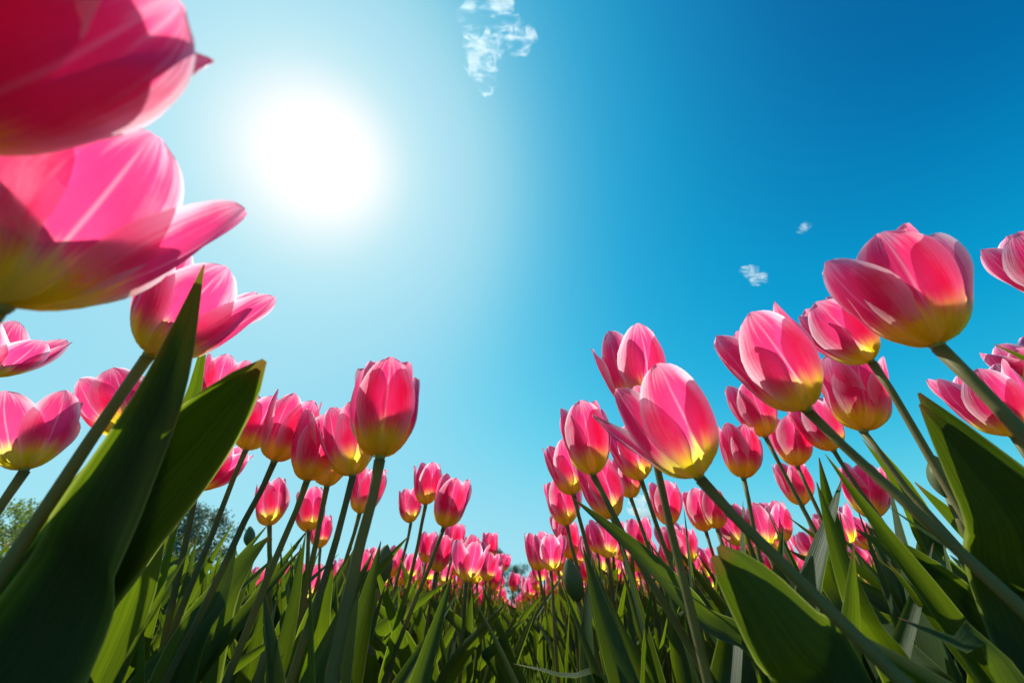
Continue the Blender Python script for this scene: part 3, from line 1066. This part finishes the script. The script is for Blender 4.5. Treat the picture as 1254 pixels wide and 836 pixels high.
def far_mass():
    r = np.random.RandomState(5)
    pts = list(stuff)
    yy = 6.6
    while yy < 26:
        st = .15 + yy * .010
        xs = np.arange(-yy * .95, yy * .95, st)
        for x in xs:
            pts.append((x + r.uniform(-.1, .1), yy + r.uniform(-.1, .1), r.uniform(.34, .39)))
        yy += st * 1.4
    V, Fc, UV = [], [], []
    LV, LF, LUV = [], [], []
    low = [petal_meshes(70 + i, .1, False) for i in range(4)]
    tiny = []
    for i in range(4):
        rg = random.Random(70 + i)
        tiny.append([petal_data(rg, rg.uniform(.04, .14), k * math.pi / 3, k % 2 == 1, 4, 6) for k in range(6)])
    lowl = []
    for i in range(4):
        rg = random.Random(170 + i)
        me_v = []
        sp = catmull([(0, 0, 0), (.05, 0, .35), (.16, .02, .68), (.34, .03, 1.0)], 6)
        vv, uu = [], []
        for j, p in enumerate(sp):
            t = j / 5
            w = .08 * np.interp(t, [a for a, b in LTAB], [b for a, b in LTAB])
            for s in (-1, 0, 1):
                vv.append((p.x - .02 * abs(s), p.y + s * w, p.z))
                uu.append(((s + 1) / 2, t))
        lowl.append((np.array(vv), grid_faces(3, 6), uu))
    for (x, y, H) in pts:
        S = r.uniform(.058, .066)
        a = r.uniform(0, 6.28)
        ca, sa = math.cos(a), math.sin(a)
        for v, f, uv in tiny[r.randint(4)]:
            A = np.array(v) * S
            o = len(V)
            X = A[:, 0] * ca - A[:, 1] * sa + x
            Y = A[:, 0] * sa + A[:, 1] * ca + y
            V.extend(zip(X, Y, A[:, 2] + H))
            Fc.extend(tuple(q + o for q in ff) for ff in f)
            UV.extend(uv)
        # stem
        o = len(LV)
        LV.extend([(x - .003, y, 0), (x + .003, y, 0), (x + .002, y, H), (x - .002, y, H)])
        LF.append((o, o + 1, o + 2, o + 3))
        LUV.extend([(.4, .2), (.6, .2), (.6, .6), (.4, .6)])
        for _ in range(3):
            vv, f, uu = lowl[r.randint(4)]
            a = r.uniform(0, 6.28)
            ca, sa = math.cos(a), math.sin(a)
            A = vv * r.uniform(.22, .32)
            o = len(LV)
            LV.extend(zip(A[:, 0] * ca - A[:, 1] * sa + x, A[:, 0] * sa + A[:, 1] * ca + y, A[:, 2]))
            LF.extend(tuple(q + o for q in ff) for ff in f)
            LUV.extend(uu)
    print('far', len(pts), len(V), len(LV))
    root = bpy.data.objects.new('distant_tulips', mesh_from('distant_tulips', V, Fc, PETAL, UV))
    COL.objects.link(root)
    root['kind'] = 'stuff'
    root['label'] = 'mass of tiny pink tulip blooms far back in both beds'
    root['category'] = 'tulips'
    lv = bpy.data.objects.new('distant_foliage', mesh_from('distant_foliage', LV, LF, LEAF, LUV))
    COL.objects.link(lv)
    lv['kind'] = 'stuff'
    lv['label'] = 'mass of green leaves and stems far back in both beds'
    lv['category'] = 'foliage'


far_mass()


# ------------------------------------------------------------------ grass between and under the rows
def grass():
    r = np.random.RandomState(9)
    V, Fc = [], []
    n = 0
    for _ in range(42000):
        y = .45 + 7 * r.rand() ** 1.6
        x = r.normal(0, .10 + .12 * y)
        h = r.uniform(.05, .22)
        w = r.uniform(.0015, .0035)
        a = r.uniform(0, 6.28)
        dx, dy = math.cos(a) * w, math.sin(a) * w
        lx, ly = r.normal(0, .3) * h, r.normal(0, .3) * h
        V.extend([(x - dx, y - dy, 0), (x + dx, y + dy, 0), (x + dx * .7 + lx * .4, y + dy * .7 + ly * .4, h * .6), (x - dx * .7 + lx * .4, y - dy * .7 + ly * .4, h * .6), (x + lx, y + ly, h)])
        Fc.append((n, n + 1, n + 2, n + 3))
        Fc.append((n + 3, n + 2, n + 4))
        n += 5
    o = obj('grass', mesh_from('grass', V, Fc, GRASS))
    o['kind'] = 'stuff'
    o['label'] = 'thin green grass growing along the gap between the tulip rows'
    o['category'] = 'grass'


grass()

# ------------------------------------------------------------------ ground
v, f = [], []
xs = [-900, -300, -100, -30, -12, -5, -2, -1, 0, 1, 2, 5, 12, 30, 100, 300, 900]
ys = [-300, -60, -10, -2, 0, 1, 2, 4, 8, 16, 30, 60, 120, 300, 900, 1800]
for yy in ys:
    for x in xs:
        v.append((x, yy, 0))
g = obj('ground', mesh_from('ground', v, grid_faces(len(xs), len(ys)), SOIL))
g['kind'] = 'structure'


# ------------------------------------------------------------------ trees beyond the field
def tree(label, u, vtop, dist, width, mat, seed, trunk_h=.25, group='trees along the far edge of the field'):
    rg = random.Random(seed)
    rt = ray(u, vtop)
    k = dist / math.hypot(rt.x, rt.y)
    P = CAM + rt * k
    H = P.z
    root = thing('tree', label, 'tree', (P.x, P.y, 0), group)
    tv, tf = tube_data([Vector((rg.uniform(-.1, .1) * i, rg.uniform(-.1, .1) * i, H * .17 * i)) for i in range(5)], [H * .03, H * .024, H * .02, H * .013, H * .006], 9)
    for q in range(6):
        a = rg.uniform(0, 6.28)
        z0 = H * rg.uniform(.25, .5)
        pts = [Vector((0, 0, z0)), Vector((math.cos(a) * width * .2, math.sin(a) * width * .2, z0 + H * .12)), Vector((math.cos(a) * width * .38, math.sin(a) * width * .38, z0 + H * .25))]
        a_, b_ = tube_data(pts, [H * .012, H * .008, H * .003], 6)
        o = len(tv)
        tv += a_
        tf += [tuple(i + o for i in q2) for q2 in b_]
    obj('trunk', mesh_from('trunk', tv, tf, BARK), root)
    V, Fc = [], []
    clumps = []
    for q in range(46):
        a = rg.uniform(0, 6.28)
        h = rg.uniform(.16, .93)
        rr = width * .5 * math.sin(math.pi * min(.98, max(.05, (h - .08) / .95))) ** .6 * rg.uniform(.35, 1.0)
        clumps.append((Vector((math.cos(a) * rr, math.sin(a) * rr, H * h)), H * rg.uniform(.06, .13)))
    sz = H * .014
    for c, cr in clumps:
        for _ in range(150):
            d = Vector((rg.gauss(0, 1), rg.gauss(0, 1), rg.gauss(0, .8))).normalized() * cr * rg.uniform(.5, 1.12)
            p = c + d
            a = Vector((rg.gauss(0, 1), rg.gauss(0, 1), rg.gauss(0, 1))).normalized() * sz
            b = a.cross(Vector((rg.gauss(0, 1), rg.gauss(0, 1), rg.gauss(0, 1))).normalized()).normalized() * sz * .6
            n = len(V)
            V += [p - a, p + b, p + a, p - b]
            Fc.append((n, n + 1, n + 2, n + 3))
    obj('crown', mesh_from('crown', V, Fc, mat, smooth_shade=False), root)


tree('dark green tree standing past the left end of the beds, cut by the left edge', -40, 600, 34, 8, CROWN, 1)
tree('dark green bushy tree next to the one cut by the left edge', 28, 614, 38, 6, CROWN, 2)
tree('pale green tree right of the two dark ones at the left end', 95, 618, 52, 8, CROWN, 3)
tree('bluish far tree seen between the leaning stems at the left', 205, 604, 120, 15, CROWN_HAZY, 4)
tree('bluish far tree seen behind the low closed bloom', 262, 618, 125, 16, CROWN_HAZY, 5)
tree('small dark far tree just left of the gap between the beds', 609, 672, 110, 5, CROWN_HAZY, 8)
tree('small bluish far tree in the gap between the beds', 636, 690, 130, 8, CROWN_HAZY, 9)


# ------------------------------------------------------------------ clouds: thin wisps of vapour high above
def cloud_material():
    m, t, out = newmat('cloud')
    tcn = t.nodes.new('ShaderNodeTexCoord')
    mp = t.nodes.new('ShaderNodeMapping')
    mp.inputs['Rotation'].default_value = (.3, .2, .7)
    mp.inputs['Scale'].default_value = (.013, .040, .03)
    t.links.new(tcn.outputs['Object'], mp.inputs[0])
    n = noise(t, mp.outputs[0], 1.0, 9, .72)
    n.node.inputs['Distortion'].default_value = .35
    den = smooth(t, n, .49, .70, 0.0, 1.0)
    den = fmath(t, 'MULTIPLY', den, .13)
    v = t.nodes.new('ShaderNodeVolumePrincipled')
    v.inputs['Color'].default_value = (1, 1, 1, 1)
    v.inputs['Anisotropy'].default_value = .3
    t.links.new(den, v.inputs['Density'])
    t.links.new(v.outputs[0], out.inputs['Volume'])
    return m


CLOUD = cloud_material()


def cloud(label, spots, height, seed):
    """spots: list of (u, v, radius px) puffs of one cloud"""
    rg = random.Random(seed)
    V, Fc = [], []
    import bmesh
    bm = bmesh.new()
    bmesh.ops.create_icosphere(bm, subdivisions=3, radius=1)
    bv = [x.co.copy() for x in bm.verts]
    bf = [tuple(q.index for q in x.verts) for x in bm.faces]
    bm.free()
    r0 = ray(spots[0][0], spots[0][1])
    C0 = CAM + r0 * ((height) / r0.z)
    from mathutils import noise as mn
    for (u, vv, rp) in spots:
        r_ = ray(u, vv)
        k = height / r_.z
        c = CAM + r_ * k
        rad = rp / F * k * 1.25
        n = len(V)
        for b in bv:
            q = b * rad * (1 + .35 * mn.noise(b * 1.7 + Vector((u, vv, seed))))
            V.append(c - C0 + Vector((q.x, q.y, q.z * .6)))
        Fc += [tuple(i + n for i in ff) for ff in bf]
    o = obj('cloud', mesh_from('cloud', V, Fc, CLOUD))
    o.location = C0
    o['label'] = label
    o['category'] = 'cloud'


scene.cycles.volume_step_rate = 1.0
scene.cycles.volume_max_steps = 256
cloud('small torn white cloud high above the gap, right of the sun', [(592, 58, 20), (606, 32, 20), (637, 48, 16), (586, 80, 14), (592, 92, 12), (595, 106, 9), (578, 24, 15), (610, 8, 15), (622, 40, 16)], 900, 3)
cloud('tiny white cloud puff above the large leaning right bloom', [(920, 333, 8), (930, 342, 8), (912, 330, 5)], 900, 4)
cloud('tiny wisp of cloud left of the largest right bloom', [(984, 280, 6), (988, 275, 4)], 900, 5)
cloud('white cloud low behind the thin stems of the right row', [(790, 620, 18), (806, 612, 15), (818, 606, 9)], 260, 7)
